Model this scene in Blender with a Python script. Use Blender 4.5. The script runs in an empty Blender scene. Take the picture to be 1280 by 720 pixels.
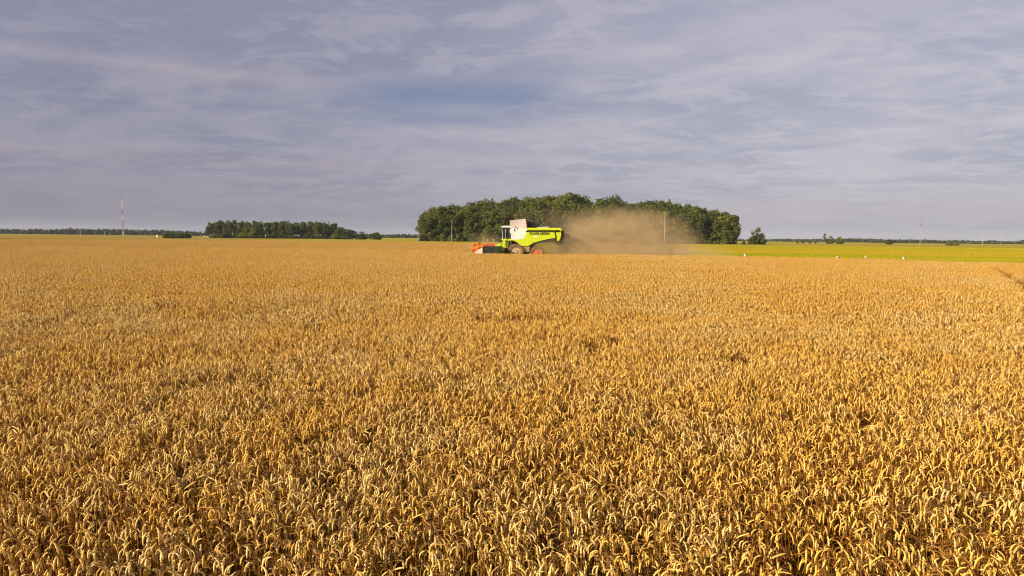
import bpy, bmesh, math, random
import numpy as np
from mathutils import Vector, Matrix, Euler

random.seed(7); RNG = np.random.default_rng(11)
scene = bpy.context.scene
COL = scene.collection
R = math.radians

# ---------------------------------------------------------------- camera
CAM_H = 2.8; F = 854.0
cam_d = bpy.data.cameras.new('camera'); cam = bpy.data.objects.new('camera', cam_d); COL.objects.link(cam)
cam.location = (0, 0, CAM_H)
cam.rotation_euler = (R(90 - 4.22), R(-0.58), 0)
cam_d.sensor_width = 36; cam_d.lens = 36 * F / 1280
cam_d.clip_start = 0.1; cam_d.clip_end = 20000
scene.camera = cam

# ---------------------------------------------------------------- sky, sun, exposure
SUN_AZ, SUN_EL = 238.0, 22.0
world = bpy.data.worlds.new('World'); scene.world = world; world.use_nodes = True
nt = world.node_tree; nt.nodes.clear()
class NB:
    """small node builder"""
    def __init__(s, tree): s.t = tree; s.n = tree.nodes; s.l = tree.links
    def node(s, kind, **kw):
        n = s.n.new(kind)
        for k, v in kw.items(): setattr(n, k, v)
        return n
    def put(s, sock, v):
        if isinstance(v, bpy.types.NodeSocket): s.l.new(v, sock)
        elif v is not None:
            if hasattr(sock.default_value, '__len__') and not hasattr(v, '__len__'): v = [v] * len(sock.default_value)
            elif hasattr(v, '__len__') and len(sock.default_value) == 4 and len(v) == 3: v = (*v, 1)
            sock.default_value = v
    def math(s, op, a, b=None, c=None, clamp=False):
        n = s.node('ShaderNodeMath', operation=op, use_clamp=clamp)
        s.put(n.inputs[0], a)
        if b is not None: s.put(n.inputs[1], b)
        if c is not None: s.put(n.inputs[2], c)
        return n.outputs[0]
    def mix(s, f, a, b, mode='MIX'):
        n = s.node('ShaderNodeMix', data_type='RGBA', blend_type=mode)
        s.put(n.inputs[0], f); s.put(n.inputs[6], a); s.put(n.inputs[7], b)
        return n.outputs[2]
    def noise(s, vec, scale, detail=4, rough=.5, dist=0.0):
        n = s.node('ShaderNodeTexNoise'); s.put(n.inputs['Scale'], scale); s.put(n.inputs['Detail'], detail)
        s.put(n.inputs['Roughness'], rough); s.put(n.inputs['Distortion'], dist)
        if vec is not None: s.put(n.inputs['Vector'], vec)
        return n.outputs[0]
    def ramp(s, v, lo, hi, a=0.0, b=1.0):
        n = s.node('ShaderNodeMapRange', interpolation_type='SMOOTHSTEP'); s.put(n.inputs[0], v)
        s.put(n.inputs[1], lo); s.put(n.inputs[2], hi); s.put(n.inputs[3], a); s.put(n.inputs[4], b)
        return n.outputs[0]
    def comb(s, x, y, z):
        n = s.node('ShaderNodeCombineXYZ')
        s.put(n.inputs[0], x); s.put(n.inputs[1], y); s.put(n.inputs[2], z); return n.outputs[0]
    def sep(s, v):
        n = s.node('ShaderNodeSeparateXYZ'); s.put(n.inputs[0], v); return n.outputs
b = NB(nt)
sky = b.node('ShaderNodeTexSky', sky_type='NISHITA'); sky.sun_disc = False
sky.sun_elevation = R(SUN_EL); sky.sun_rotation = R(SUN_AZ); sky.air_density = 1.2; sky.dust_density = 1.5
tc = b.node('ShaderNodeTexCoord'); dx, dy, dz = b.sep(tc.outputs['Generated'])
zc = b.math('ADD', b.math('MAXIMUM', dz, 0.0), 0.11)
# flat cloud deck high above the ground: project the direction on it
u = b.math('DIVIDE', dx, zc); v = b.math('DIVIDE', dy, zc)
deck = b.comb(b.math('MULTIPLY', u, 0.80), b.math('ADD', v, b.math('MULTIPLY', u, 0.10)), 3.7)
n1 = b.noise(deck, 0.55, 3, .5, .3)
n2 = b.noise(deck, 1.25, 9, .60, .6)
n3 = b.noise(deck, 4.2, 9, .66, .6)
# a broad brightening towards the right and the upper sky
side = b.ramp(dx, -.6, .5)
base = b.mix(side, (.220, .220, .310), (.382, .372, .458))
light = b.mix(side, (.318, .302, .368), (.520, .490, .545))
dark = b.mix(side, (.195, .198, .290), (.318, .318, .418))
c1 = b.mix(b.ramp(n1, .40, .62), dark, base)
c2 = b.mix(b.math('MULTIPLY', b.ramp(n2, .40, .66), .62), c1, light)
c3 = b.mix(b.math('MULTIPLY', b.ramp(n3, .46, .64), .55), c2, light)
# streaks of lit pink cloud lying in bands low over the horizon
wob = b.math('MULTIPLY', b.math('SUBTRACT', b.noise(b.comb(b.math('MULTIPLY', dx, 2.2), dy, b.math('MULTIPLY', dz, 14.)), 2.0, 4), .5), .009)
zz = b.math('ADD', dz, wob)
def band(z0, w, x0, x1, x2, x3, amp):
    d = b.math('DIVIDE', b.math('SUBTRACT', zz, z0), w)
    g = b.math('EXPONENT', b.math('MULTIPLY', b.math('MULTIPLY', d, d), -1.0))
    m = b.math('MULTIPLY', b.ramp(dx, x0, x1), b.ramp(dx, x3, x2))
    return b.math('MULTIPLY', b.math('MULTIPLY', b.math('MULTIPLY', g, m), amp), b.ramp(n2, .30, .60, .35, 1.0))
c = c3
for (z0, w, x0, x1, x2, x3, amp, colr) in (
        (.208, .009, -1.0, -.6, -.22, -.02, .70, (.385, .33, .375)),
        (.098, .010, -1.0, -.6, -.25, -.08, .40, (.35, .28, .33)),
        (.038, .010, .20, .34, .9, 1.0, .55, (.50, .40, .43)),
        (.200, .022, -.32, -.14, .00, .12, .85, (.145, .195, .335)),
        (.166, .010, -.30, -.18, -.06, .05, .6, (.165, .205, .33)),
        (.138, .008, .38, .48, .9, 1.0, .55, (.52, .46, .52))):
    c = b.mix(band(z0, w, x0, x1, x2, x3, amp), c, colr)
# thin air near the horizon
c = b.mix(b.math('MULTIPLY', b.ramp(dz, .11, 0.0), .62), c, b.mix(side, (.185, .180, .245), (.365, .350, .420)))
skyc = b.mix(1.0, sky.outputs[0], (.10, .10, .10), 'MULTIPLY')
final = b.mix(.90, skyc, c)
# below the horizon: dull earth
final = b.mix(b.ramp(dz, -.002, -.03), final, (.10, .08, .05))
bg = b.node('ShaderNodeBackground'); b.put(bg.inputs[0], final); bg.inputs[1].default_value = 0.75
wo = b.node('ShaderNodeOutputWorld'); nt.links.new(bg.outputs[0], wo.inputs[0])

sun_d = bpy.data.lights.new('sun', 'SUN'); sun = bpy.data.objects.new('sun', sun_d); COL.objects.link(sun)
sun_d.energy = 5.0; sun_d.angle = R(.5); sun_d.color = (1.0, .82, .58)
SUNV = Vector((math.sin(R(SUN_AZ)) * math.cos(R(SUN_EL)), math.cos(R(SUN_AZ)) * math.cos(R(SUN_EL)), math.sin(R(SUN_EL))))
sun.rotation_euler = SUNV.to_track_quat('Z', 'Y').to_euler()
vs = scene.view_settings; vs.view_transform = 'Standard'; vs.look = 'None'; vs.gamma = 1; vs.use_curve_mapping = False
vs.exposure = 0.62
cy = scene.cycles
cy.max_bounces = 5; cy.diffuse_bounces = 3; cy.glossy_bounces = 2; cy.transmission_bounces = 4; cy.volume_bounces = 1
cy.transparent_max_bounces = 8; cy.volume_step_rate = 1.0; cy.volume_max_steps = 96
cy.use_denoising = True
scene.cycles.filter_width = 1.1

# ---------------------------------------------------------------- helpers
def hor(px): return 290.7 + 13.0 * px / 1280          # horizon row of a photo column
def gx(px, d): return (px - 640) / F * d              # world x of photo column at distance d
def zt(px, py, d): return CAM_H + (hor(px) - py) / F * d

def tag(o, label=None, cat=None, group=None, kind=None):
    if label: o['label'] = label
    if cat: o['category'] = cat
    if group: o['group'] = group
    if kind: o['kind'] = kind
    return o
def empty(name, loc=(0, 0, 0), rz=0):
    o = bpy.data.objects.new(name, None); o.location = loc; o.rotation_euler = (0, 0, rz); o.empty_display_size = .3
    COL.objects.link(o); return o
def link(name, me, parent=None, loc=None):
    o = bpy.data.objects.new(name, me); COL.objects.link(o)
    if parent: o.parent = parent
    if loc is not None: o.location = loc
    return o
def np_mesh(name, V, Fc, mats=(), matidx=None, tone=None, smooth=False, dom='POINT'):
    """V (n,3), Fc list of equal-length arrays [(k,3) or (k,4)...]"""
    me = bpy.data.meshes.new(name)
    V = np.asarray(V, dtype=np.float32)
    groups = [np.asarray(f, dtype=np.int32) for f in Fc if len(f)]
    me.vertices.add(len(V)); me.vertices.foreach_set('co', V.ravel())
    nl = sum(g.size for g in groups); nf = sum(len(g) for g in groups)
    me.loops.add(nl); me.loops.foreach_set('vertex_index', np.concatenate([g.ravel() for g in groups]))
    me.polygons.add(nf)
    tot = np.concatenate([np.full(len(g), g.shape[1], np.int32) for g in groups])
    st = np.concatenate([[0], np.cumsum(tot)[:-1]]).astype(np.int32)
    me.polygons.foreach_set('loop_start', st)
    me.polygons.foreach_set('loop_total', tot)
    if matidx is not None: me.polygons.foreach_set('material_index', np.asarray(matidx, np.int32))
    if smooth: me.polygons.foreach_set('use_smooth', np.ones(nf, bool))
    me.update(calc_edges=True)
    if tone is not None:
        a = me.attributes.new('tone', 'FLOAT', dom); a.data.foreach_set('value', np.asarray(tone, np.float32))
    for m in mats: me.materials.append(m)
    return me

class MB:
    """collects shapes into ONE mesh"""
    def __init__(s): s.bm = bmesh.new()
    def box(s, c, size, rot=None, bev=0):
        r = bmesh.ops.create_cube(s.bm, size=1)
        M = Matrix.Translation(c) @ (rot.to_4x4() if rot is not None else Matrix.Identity(4)) @ Matrix.Diagonal((*size, 1))
        bmesh.ops.transform(s.bm, matrix=M, verts=r['verts'])
        if bev:
            es = list({e for v_ in r['verts'] for e in v_.link_edges})
            bmesh.ops.bevel(s.bm, geom=es, offset=bev, segments=2, affect='EDGES', profile=.7)
        return s
    def cone(s, p, q, r1, r2=None, seg=12, caps=True):
        p, q = Vector(p), Vector(q); r2 = r1 if r2 is None else r2
        d = q - p; M = Matrix.Translation((p + q) / 2) @ d.to_track_quat('Z', 'Y').to_matrix().to_4x4()
        bmesh.ops.create_cone(s.bm, cap_ends=caps, segments=seg, radius1=r1, radius2=r2, depth=d.length, matrix=M)
        return s
    def prism(s, pts, y0, y1, bev=0):
        """polygon pts (x,z) extruded in y"""
        vs_ = [s.bm.verts.new((x, y0, z)) for x, z in pts]
        f = s.bm.faces.new(vs_)
        r = bmesh.ops.extrude_face_region(s.bm, geom=[f])
        nv = [g for g in r['geom'] if isinstance(g, bmesh.types.BMVert)]
        for v_ in nv: v_.co.y = y1
        if bev:
            es = list({e for v_ in vs_ + nv for e in v_.link_edges})
            bmesh.ops.bevel(s.bm, geom=es, offset=bev, segments=2, affect='EDGES', profile=.7)
        return s
    def sphere(s, c, r, sc=(1, 1, 1), sub=2):
        M = Matrix.Translation(c) @ Matrix.Diagonal((sc[0], sc[1], sc[2], 1))
        bmesh.ops.create_icosphere(s.bm, subdivisions=sub, radius=r, matrix=M); return s
    def loft(s, rings, cap=True, close=False):
        rr = [[s.bm.verts.new(p) for p in ring] for ring in rings]
        n = len(rr[0])
        pairs = list(zip(rr, rr[1:])) + ([(rr[-1], rr[0])] if close else [])
        for a, c_ in pairs:
            for i in range(n): s.bm.faces.new((a[i], a[(i + 1) % n], c_[(i + 1) % n], c_[i]))
        if cap and not close:
            s.bm.faces.new(rr[0][::-1]); s.bm.faces.new(rr[-1])
        return s
    def build(s, name, mat, parent=None, smooth=False, loc=None):
        bmesh.ops.recalc_face_normals(s.bm, faces=s.bm.faces)
        me = bpy.data.meshes.new(name); s.bm.to_mesh(me); s.bm.free()
        me.materials.append(mat)
        if smooth:
            me.polygons.foreach_set('use_smooth', np.ones(len(me.polygons), bool))
            me.set_sharp_from_angle(angle=R(40))
        return link(name, me, parent, loc)

def new_mat(name):
    m = bpy.data.materials.new(name); m.use_nodes = True
    t = m.node_tree; t.nodes.clear(); nb = NB(t)
    p = nb.node('ShaderNodeBsdfPrincipled'); o = nb.node('ShaderNodeOutputMaterial')
    t.links.new(p.outputs[0], o.inputs[0]); return m, nb, p
def mat(name, col, rough=.5, metal=0., var=.15, scale=3., dust=0., dustcol=(.42, .27, .12), spec=.5):
    """paint / metal / rubber with mottling and field dust"""
    m, nb, p = new_mat(name)
    t = nb.node('ShaderNodeTexCoord')
    n = nb.noise(t.outputs['Object'], scale, 5, .6)
    cdark = tuple(x * (1 - var) for x in col); clight = tuple(min(1, x * (1 + var)) for x in col)
    cc = nb.mix(n, cdark, clight)
    if dust:
        n2_ = nb.noise(t.outputs['Object'], scale * .6, 6, .65)
        cc = nb.mix(nb.math('MULTIPLY', nb.ramp(n2_, .35, .75), dust), cc, dustcol)
    nb.put(p.inputs['Base Color'], cc)
    nb.put(p.inputs['Roughness'], nb.math('ADD', nb.math('MULTIPLY', n, .2), rough - .1))
    p.inputs['Metallic'].default_value = metal; p.inputs['Specular IOR Level'].default_value = spec
    return m

# ---------------------------------------------------------------- ground
def ground_mat():
    m, nb, p = new_mat('ground')
    g = nb.node('ShaderNodeNewGeometry'); P = g.outputs['Position']; x, y, z = nb.sep(P)
    st = nb.comb(nb.math('MULTIPLY', x, .10), y, 0.0)
    bands = nb.noise(st, .045, 5, .62, .15)
    fine = nb.noise(P, 1.6, 6, .7)
    mid = nb.noise(P, .12, 5, .6)
    green = nb.mix(mid, (.27, .27, .006), (.40, .36, .010))
    gold = nb.mix(mid, (.36, .25, .015), (.46, .31, .02))
    c_ = nb.mix(nb.ramp(bands, .44, .58), green, gold)
    # the left of the plain is ripe grain and bare earth
    lft = nb.ramp(nb.math('DIVIDE', x, nb.math('ADD', y, 1.0)), -.28, -.42)
    gold2 = nb.mix(nb.ramp(nb.noise(st, .06, 4, .6), .42, .62), (.30, .17, .03), (.27, .25, .012))
    c_ = nb.mix(nb.math('MULTIPLY', lft, .8), c_, gold2)
    c_ = nb.mix(nb.math('MULTIPLY', fine, .30), c_, nb.mix(mid, (.16, .13, .01), (.26, .17, .02)))
    nb.put(p.inputs['Base Color'], c_); p.inputs['Roughness'].default_value = .95; p.inputs['Specular IOR Level'].default_value = .15
    bp = nb.node('ShaderNodeBump'); bp.inputs['Strength'].default_value = .8; bp.inputs['Distance'].default_value = .12
    nb.put(bp.inputs['Height'], fine); nb.l.new(bp.outputs[0], p.inputs['Normal'])
    return m
S = 9000
g = link('ground', np_mesh('ground', [(-S, -S, 0), (S, -S, 0), (S, S, 0), (-S, S, 0)], [[(0, 1, 2, 3)]], [ground_mat()]))
tag(g, 'flat yellow green meadow and stubble plain reaching the horizon', 'ground', kind='structure')

# wheat field polygon (x, y)
FIELD = [(-60, -8), (60, -8), (95, 30), (75, 46), (48.7, 65), (38, 74), (23, 82.2), (8, 82.4), (-4.6, 82.4), (-4.6, 91.6), (-4.8, 140), (-7, 200), (-14, 222),
         (-60, 240), (-110, 250), (-150, 206), (-260, 206), (-260, 60)]
def soil_mat():
    m, nb, p = new_mat('soil')
    g_ = nb.node('ShaderNodeNewGeometry'); P = g_.outputs['Position']
    n = nb.noise(P, 3.5, 8, .7); n_ = nb.noise(P, 22, 3, .6)
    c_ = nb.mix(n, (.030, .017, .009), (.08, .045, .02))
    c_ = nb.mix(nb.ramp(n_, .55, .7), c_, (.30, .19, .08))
    nb.put(p.inputs['Base Color'], c_); p.inputs['Roughness'].default_value = 1
    bp = nb.node('ShaderNodeBump'); bp.inputs['Strength'].default_value = 1; bp.inputs['Distance'].default_value = .05
    nb.put(bp.inputs['Height'], n); nb.l.new(bp.outputs[0], p.inputs['Normal']); return m
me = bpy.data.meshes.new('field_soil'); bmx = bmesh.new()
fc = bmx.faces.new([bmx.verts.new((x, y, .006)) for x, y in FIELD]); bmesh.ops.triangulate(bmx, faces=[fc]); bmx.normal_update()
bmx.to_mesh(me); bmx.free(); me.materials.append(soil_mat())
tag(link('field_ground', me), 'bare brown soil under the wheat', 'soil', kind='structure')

def poly_in(x, y, P=FIELD):
    x = np.asarray(x); y = np.asarray(y); r = np.zeros(x.shape, bool); j = len(P) - 1
    for i in range(len(P)):
        xi, yi = P[i]; xj, yj = P[j]
        c_ = ((yi > y) != (yj > y)) & (x < (xj - xi) * (y - yi) / (yj - yi + 1e-9) + xi)
        r ^= c_; j = i
    return r

# ---------------------------------------------------------------- wheat
def straw_mat(name, lo, hi, warm, trans=0.0, rough=.62):
    m, nb, p = new_mat(name)
    a = nb.node('ShaderNodeAttribute', attribute_name='tone'); t_ = a.outputs['Fac']
    oi = nb.node('ShaderNodeObjectInfo'); rn = oi.outputs['Random']
    g_ = nb.node('ShaderNodeNewGeometry'); P = g_.outputs['Position']
    big = nb.math('ADD', nb.math('MULTIPLY', nb.noise(P, .10, 3, .5), .55), nb.math('MULTIPLY', nb.noise(P, .8, 3, .6), .45))
    c_ = nb.mix(t_, lo, hi)
    c_ = nb.mix(nb.math('MULTIPLY', nb.ramp(nb.math('ADD', big, nb.math('MULTIPLY', rn, .12)), .46, .62), .65), c_, warm)
    n = nb.noise(P, 90, 2, .5)
    c_ = nb.mix(nb.math('MULTIPLY', n, .35), c_, tuple(x * .55 for x in lo))
    nb.put(p.inputs['Base Color'], c_)
    p.inputs['Roughness'].default_value = rough; p.inputs['Specular IOR Level'].default_value = .35
    return m
M_EAR = straw_mat('wheat_ear', (.60, .370, .060), (.98, .74, .33), (.82, .480, .055))
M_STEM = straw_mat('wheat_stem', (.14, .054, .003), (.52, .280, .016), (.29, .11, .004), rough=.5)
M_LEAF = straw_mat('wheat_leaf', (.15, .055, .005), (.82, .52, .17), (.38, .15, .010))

def sweep(path, radii, sides, flat=1.0, phase=0.0):
    """tube verts/faces about a path lying in a vertical plane"""
    path = np.asarray(path); n = len(path)
    t = np.gradient(path, axis=0); t /= np.linalg.norm(t, axis=1)[:, None] + 1e-9
    ref = np.array([0.31, .17, .05]); ref /= np.linalg.norm(ref)
    h = path[-1, :2] - path[0, :2]
    if np.linalg.norm(h) > 1e-4: ref = np.array([-h[1], h[0], 0]) / np.linalg.norm(h)
    a = ref - (t @ ref)[:, None] * t; a /= np.linalg.norm(a, axis=1)[:, None] + 1e-9
    bb = np.cross(t, a)
    ang = phase + np.arange(sides) * 2 * np.pi / sides
    rad = np.asarray(radii)[:, None, None]
    V = path[:, None, :] + rad * (np.cos(ang)[None, :, None] * a[:, None, :] + flat * np.sin(ang)[None, :, None] * bb[:, None, :])
    V = V.reshape(-1, 3)
    i = np.arange(n - 1)[:, None] * sides; j = np.arange(sides)[None, :]; k = (j + 1) % sides
    Fq = np.stack([i + j, i + k, i + sides + k, i + sides + j], -1).reshape(-1, 4)
    return V, Fq

class Acc:
    def __init__(s): s.V = []; s.F = []; s.M = []; s.T = []; s.n = 0
    def add(s, V, Fq, mi, tone):
        s.V.append(V); s.F.append(Fq + s.n); s.M.append(np.full(len(Fq), mi)); s.T.append(np.full(len(V), tone)); s.n += len(V)
    def mesh(s, name, mats):
        return np_mesh(name, np.concatenate(s.V), [np.concatenate(s.F)], mats, np.concatenate(s.M), np.concatenate(s.T))

def plant(acc, x, y, lod, rng):
    h = .81 + rng.normal(0, .055 if lod == 0 else .07 if lod == 1 else .085); phi = rng.uniform(0, 2 * math.pi)
    if rng.random() < .35: phi = rng.normal(R(20), .9)         # the wind has nodded many of them one way
    lean = rng.normal(0, .055); droop = rng.random() < .96; end = R(min(188, max(150, rng.normal(174, 8)))) if droop else R(rng.uniform(25, 120))
    e0 = min(end * .8, R(rng.uniform(88, 128))) if droop else end * .8
    tone = float(np.clip(rng.normal(.5, .25), 0, 1))
    dirv = np.array([math.cos(phi), math.sin(phi)])
    el = rng.uniform(.070, .108); neck = rng.uniform(.045, .085)
    ns = 4 if lod == 0 else 2
    # stem: straight, then an arc; ear goes on with the arc
    th = np.concatenate([np.full(ns, lean), np.linspace(lean, e0, 6 if lod == 0 else 3)[1:]])
    ds = np.concatenate([np.full(ns, h / ns), np.full(len(th) - ns, neck / (len(th) - ns))])
    r = np.concatenate([[0], np.cumsum(np.sin(th) * ds)]); z = np.concatenate([[0], np.cumsum(np.cos(th) * ds)])
    P = np.stack([x + dirv[0] * r, y + dirv[1] * r, z], 1)
    if lod < 3:
        w = .0019 if lod == 0 else .0030 if lod == 1 else .006
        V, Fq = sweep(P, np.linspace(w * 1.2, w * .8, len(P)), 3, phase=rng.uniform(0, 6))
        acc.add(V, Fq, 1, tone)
    k = {0: 9, 1: 5, 2: 4}[lod]
    the = e0 + (end - e0) * np.minimum(1, np.linspace(.12, 1.5, k - 1)); de = el / (k - 1)
    re = r[-1] + np.concatenate([[0], np.cumsum(np.sin(the) * de)]); ze = z[-1] + np.concatenate([[0], np.cumsum(np.cos(the) * de)])
    E = np.stack([x + dirv[0] * re, y + dirv[1] * re, ze], 1)
    s_ = np.linspace(0, 1, k); rad = .0074 * (1.0 if lod == 0 else 1.45 if lod == 1 else 2.1)
    rr = rad * np.clip(np.sin(np.pi * (s_ * .86 + .09)) ** .55, .12, 1)
    if lod == 0: rr = rr * (1 + .20 * np.where(np.arange(k) % 2, 1, -1)); rr[-1] = .0012
    V, Fq = sweep(E, rr, 5 if lod == 0 else 4 if lod == 1 else 3, flat=.8, phase=rng.uniform(0, 6))
    acc.add(V, Fq, 0, tone)
    # dry curled leaves
    nl = rng.choice([1, 2, 3]) if lod == 0 else (1 if rng.random() < .5 else 0)
    if lod == 2: nl = 1 if rng.random() < .4 else 0
    for _ in range(nl):
        z0 = h * rng.uniform(.45, .98); ph = rng.uniform(0, 2 * math.pi); L = rng.uniform(.12, .24); m = 5 if lod == 0 else 3
        t0 = R(rng.uniform(15, 50)); t1 = R(rng.uniform(110, 175))
        tt = np.linspace(t0, t1, m - 1); dl = L / (m - 1)
        rl = np.concatenate([[0], np.cumsum(np.sin(tt) * dl)]); zl = z0 + np.concatenate([[0], np.cumsum(np.cos(tt) * dl)])
        d2 = np.array([math.cos(ph), math.sin(ph)]); sd = np.array([-d2[1], d2[0]])
        wl = .0046 * np.array([.8, 1, .9, .6, .12])[:m] * (1 if lod == 0 else 1.5)
        x0 = x + dirv[0] * lean * z0; y0 = y + dirv[1] * lean * z0
        A = np.stack([x0 + d2[0] * rl + sd[0] * wl, y0 + d2[1] * rl + sd[1] * wl, zl], 1)
        B = np.stack([x0 + d2[0] * rl - sd[0] * wl, y0 + d2[1] * rl - sd[1] * wl, zl + .004], 1)
        V = np.concatenate([A, B]); i = np.arange(m - 1)
        acc.add(V, np.stack([i, i + 1, i + 1 + m, i + m], 1), 2, float(np.clip(rng.normal(.4, .3), 0, 1)))

src = bpy.data.collections.new('wheat_tiles')                  # sources of the instances, not in the scene
VAR = []
def tile(name, size, n, lod, rng, gaps=0):
    a = Acc(); k = 0
    holes = [(rng.uniform(-size / 2, size / 2), rng.uniform(-size / 2, size / 2), rng.uniform(.06, .12)) for _ in range(gaps)]
    while k < n:
        # sown in rows 12.5 cm apart, spread by tillering
        x = rng.uniform(-size / 2, size / 2)
        y = (round(x / .125) * 0 + rng.uniform(-size / 2, size / 2))
        if any((x - hx) ** 2 + (y - hy) ** 2 < hr * hr for hx, hy, hr in holes): k += .5; continue
        plant(a, x, y, lod, rng); k += 1
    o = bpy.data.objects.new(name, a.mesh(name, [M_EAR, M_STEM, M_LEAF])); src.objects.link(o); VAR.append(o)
for i in range(12): tile('tile_a%02d' % i, .60, 100, 0, RNG, 2 if i < 7 else 4 if i < 10 else 7)
for i in range(5): tile('tile_b%02d' % i, 1.1, 260, 1, RNG, 15)
for i in range(4): tile('tile_c%02d' % i, 2.2, 470, 2, RNG)

def vnoise(x, y, s, seed=0):
    """cheap value noise, 0..1"""
    x = np.asarray(x) / s; y = np.asarray(y) / s
    xi = np.floor(x).astype(np.int64); yi = np.floor(y).astype(np.int64); fx = x - xi; fy = y - yi
    fx = fx * fx * (3 - 2 * fx); fy = fy * fy * (3 - 2 * fy)
    def h(a, c_):
        n = (a * 374761393 + c_ * 668265263 + seed * 69069) & 0xffffffff
        n = ((n ^ (n >> 13)) * 1274126177) & 0xffffffff
        return ((n ^ (n >> 16)) & 0xffff) / 65535.0
    return (h(xi, yi) * (1 - fx) + h(xi + 1, yi) * fx) * (1 - fy) + (h(xi, yi + 1) * (1 - fx) + h(xi + 1, yi + 1) * fx) * fy

TRAM = ((37.3, 52.5), (5.0, 2.3))
def tramdist(x, y):
    (ax, ay), (bx, by) = TRAM; dx_, dy_ = bx - ax, by - ay; L = dx_ * dx_ + dy_ * dy_
    t = np.clip(((x - ax) * dx_ + (y - ay) * dy_) / L, 0, 1)
    return np.hypot(x - ax - t * dx_, y - ay - t * dy_)
def grid(y0, y1, step, jit, hw=.92, off=5.0):
    ys = np.arange(y0, y1, step); P = []
    for y in ys:
        w = hw * y + off; xs = np.arange(-w, w, step); P.append(np.stack([xs, np.full_like(xs, y)], 1))
    P = np.concatenate(P); return P + RNG.uniform(-jit, jit, P.shape)
def wheat_points():
    out = []
    near = grid(-1.0, 20, .5, .08); near = near[near[:, 1] < 15 + 4 * vnoise(near[:, 0], near[:, 1], 2.5, 9)]
    keep = (np.hypot(near[:, 0], near[:, 1]) > .5)
    near = near[keep]
    mid = grid(14, 118, 1.0, .15); mid = mid[mid[:, 1] > 15.3 + 4 * vnoise(mid[:, 0], mid[:, 1], 2.5, 9)]; mid = mid[mid[:, 1] < 78 + 38 * vnoise(mid[:, 0], mid[:, 1], 7, 8)]
    td = tramdist(mid[:, 0], mid[:, 1]); cut = mid[td < 1.3]; mid = mid[td >= 1.3]
    sub = np.concatenate([cut + np.array(o_) for o_ in ((-.25, -.25), (.25, -.25), (-.25, .25), (.25, .25))])
    near = np.concatenate([near, sub])
    near = near[tramdist(near[:, 0], near[:, 1]) > .33 + .16 * vnoise(near[:, 0], near[:, 1], .7, 2)]
    # gaps where the plants failed
    for hx, hy in ((3.05, 4.45), (-1.1, 10.3), (1.9, 13.5), (-6.0, 9.5), (7.5, 12.0)):
        near = near[np.hypot(near[:, 0] - hx, near[:, 1] - hy) > .24]
    far = grid(76, 312, 2.0, .2, .84, 4); far = far[far[:, 1] > 78.5 + 38 * vnoise(far[:, 0], far[:, 1], 7, 8)]
    far = np.concatenate([far])
    vi, sc, pos = [], [], []
    for P, lo, n in ((near, 0, 12), (mid, 12, 5), (far, 17, 4)):
        k = poly_in(P[:, 0], P[:, 1]); P = P[k]
        nv = vnoise(P[:, 0], P[:, 1], 1.6, 3) * .5 + vnoise(P[:, 0], P[:, 1], 6, 5) * .5
        v_ = RNG.integers(0, n, len(P))
        if lo == 0:
            ok = ~((vnoise(P[:, 0], P[:, 1], .8, 21) < .14) & (nv < .55)); P = P[ok]; nv = nv[ok]; v_ = v_[ok]; sparse = nv < .36; v_[sparse] = RNG.integers(8, 12, sparse.sum())
        hz = .84 + .22 * nv + RNG.normal(0, .025, len(P))
        pos.append(np.column_stack([P, np.zeros(len(P))])); vi.append(v_ + lo)
        sc.append(np.column_stack([np.ones(len(P)), np.ones(len(P)), hz]))
    return np.concatenate(pos), np.concatenate(vi), np.concatenate(sc)

def scatter_object(name, pos, vi, sc, rot, coll):
    me = bpy.data.meshes.new(name); me.vertices.add(len(pos)); me.vertices.foreach_set('co', pos.astype(np.float32).ravel())
    a = me.attributes.new('vi', 'INT', 'POINT'); a.data.foreach_set('value', vi.astype(np.int32))
    a = me.attributes.new('scl', 'FLOAT_VECTOR', 'POINT'); a.data.foreach_set('vector', sc.astype(np.float32).ravel())
    rv = np.column_stack([np.zeros(len(pos)), np.zeros(len(pos)), rot])
    a = me.attributes.new('rot', 'FLOAT_VECTOR', 'POINT'); a.data.foreach_set('vector', rv.astype(np.float32).ravel())
    o = link(name, me)
    t = bpy.data.node_groups.new(name + '_scatter', 'GeometryNodeTree')
    t.interface.new_socket('Geometry', in_out='INPUT', socket_type='NodeSocketGeometry')
    t.interface.new_socket('Geometry', in_out='OUTPUT', socket_type='NodeSocketGeometry')
    gi = t.nodes.new('NodeGroupInput'); go = t.nodes.new('NodeGroupOutput')
    ci = t.nodes.new('GeometryNodeCollectionInfo'); ci.inputs['Collection'].default_value = coll
    ci.inputs['Separate Children'].default_value = True; ci.inputs['Reset Children'].default_value = True
    ip = t.nodes.new('GeometryNodeInstanceOnPoints'); ip.inputs['Pick Instance'].default_value = True
    def named(n_, ty):
        q = t.nodes.new('GeometryNodeInputNamedAttribute'); q.data_type = ty; q.inputs[0].default_value = n_
        return [s_ for s_ in q.outputs if s_.enabled and s_.name == 'Attribute'][0]
    L = t.links
    L.new(gi.outputs[0], ip.inputs['Points']); L.new(ci.outputs[0], ip.inputs['Instance'])
    L.new(named('vi', 'INT'), ip.inputs['Instance Index'])
    er = t.nodes.new('FunctionNodeEulerToRotation'); L.new(named('rot', 'FLOAT_VECTOR'), er.inputs[0])
    L.new(er.outputs[0], ip.inputs['Rotation']); L.new(named('scl', 'FLOAT_VECTOR'), ip.inputs['Scale'])
    L.new(ip.outputs[0], go.inputs[0])
    md = o.modifiers.new('scatter', 'NODES'); md.node_group = t
    return o
pos, vi, sc = wheat_points()
wheat = scatter_object('wheat', pos, vi, sc, RNG.uniform(0, 2 * math.pi, len(pos)), src)
tag(wheat, 'ripe golden wheat with nodding ears filling the field', 'wheat', kind='stuff')

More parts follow.
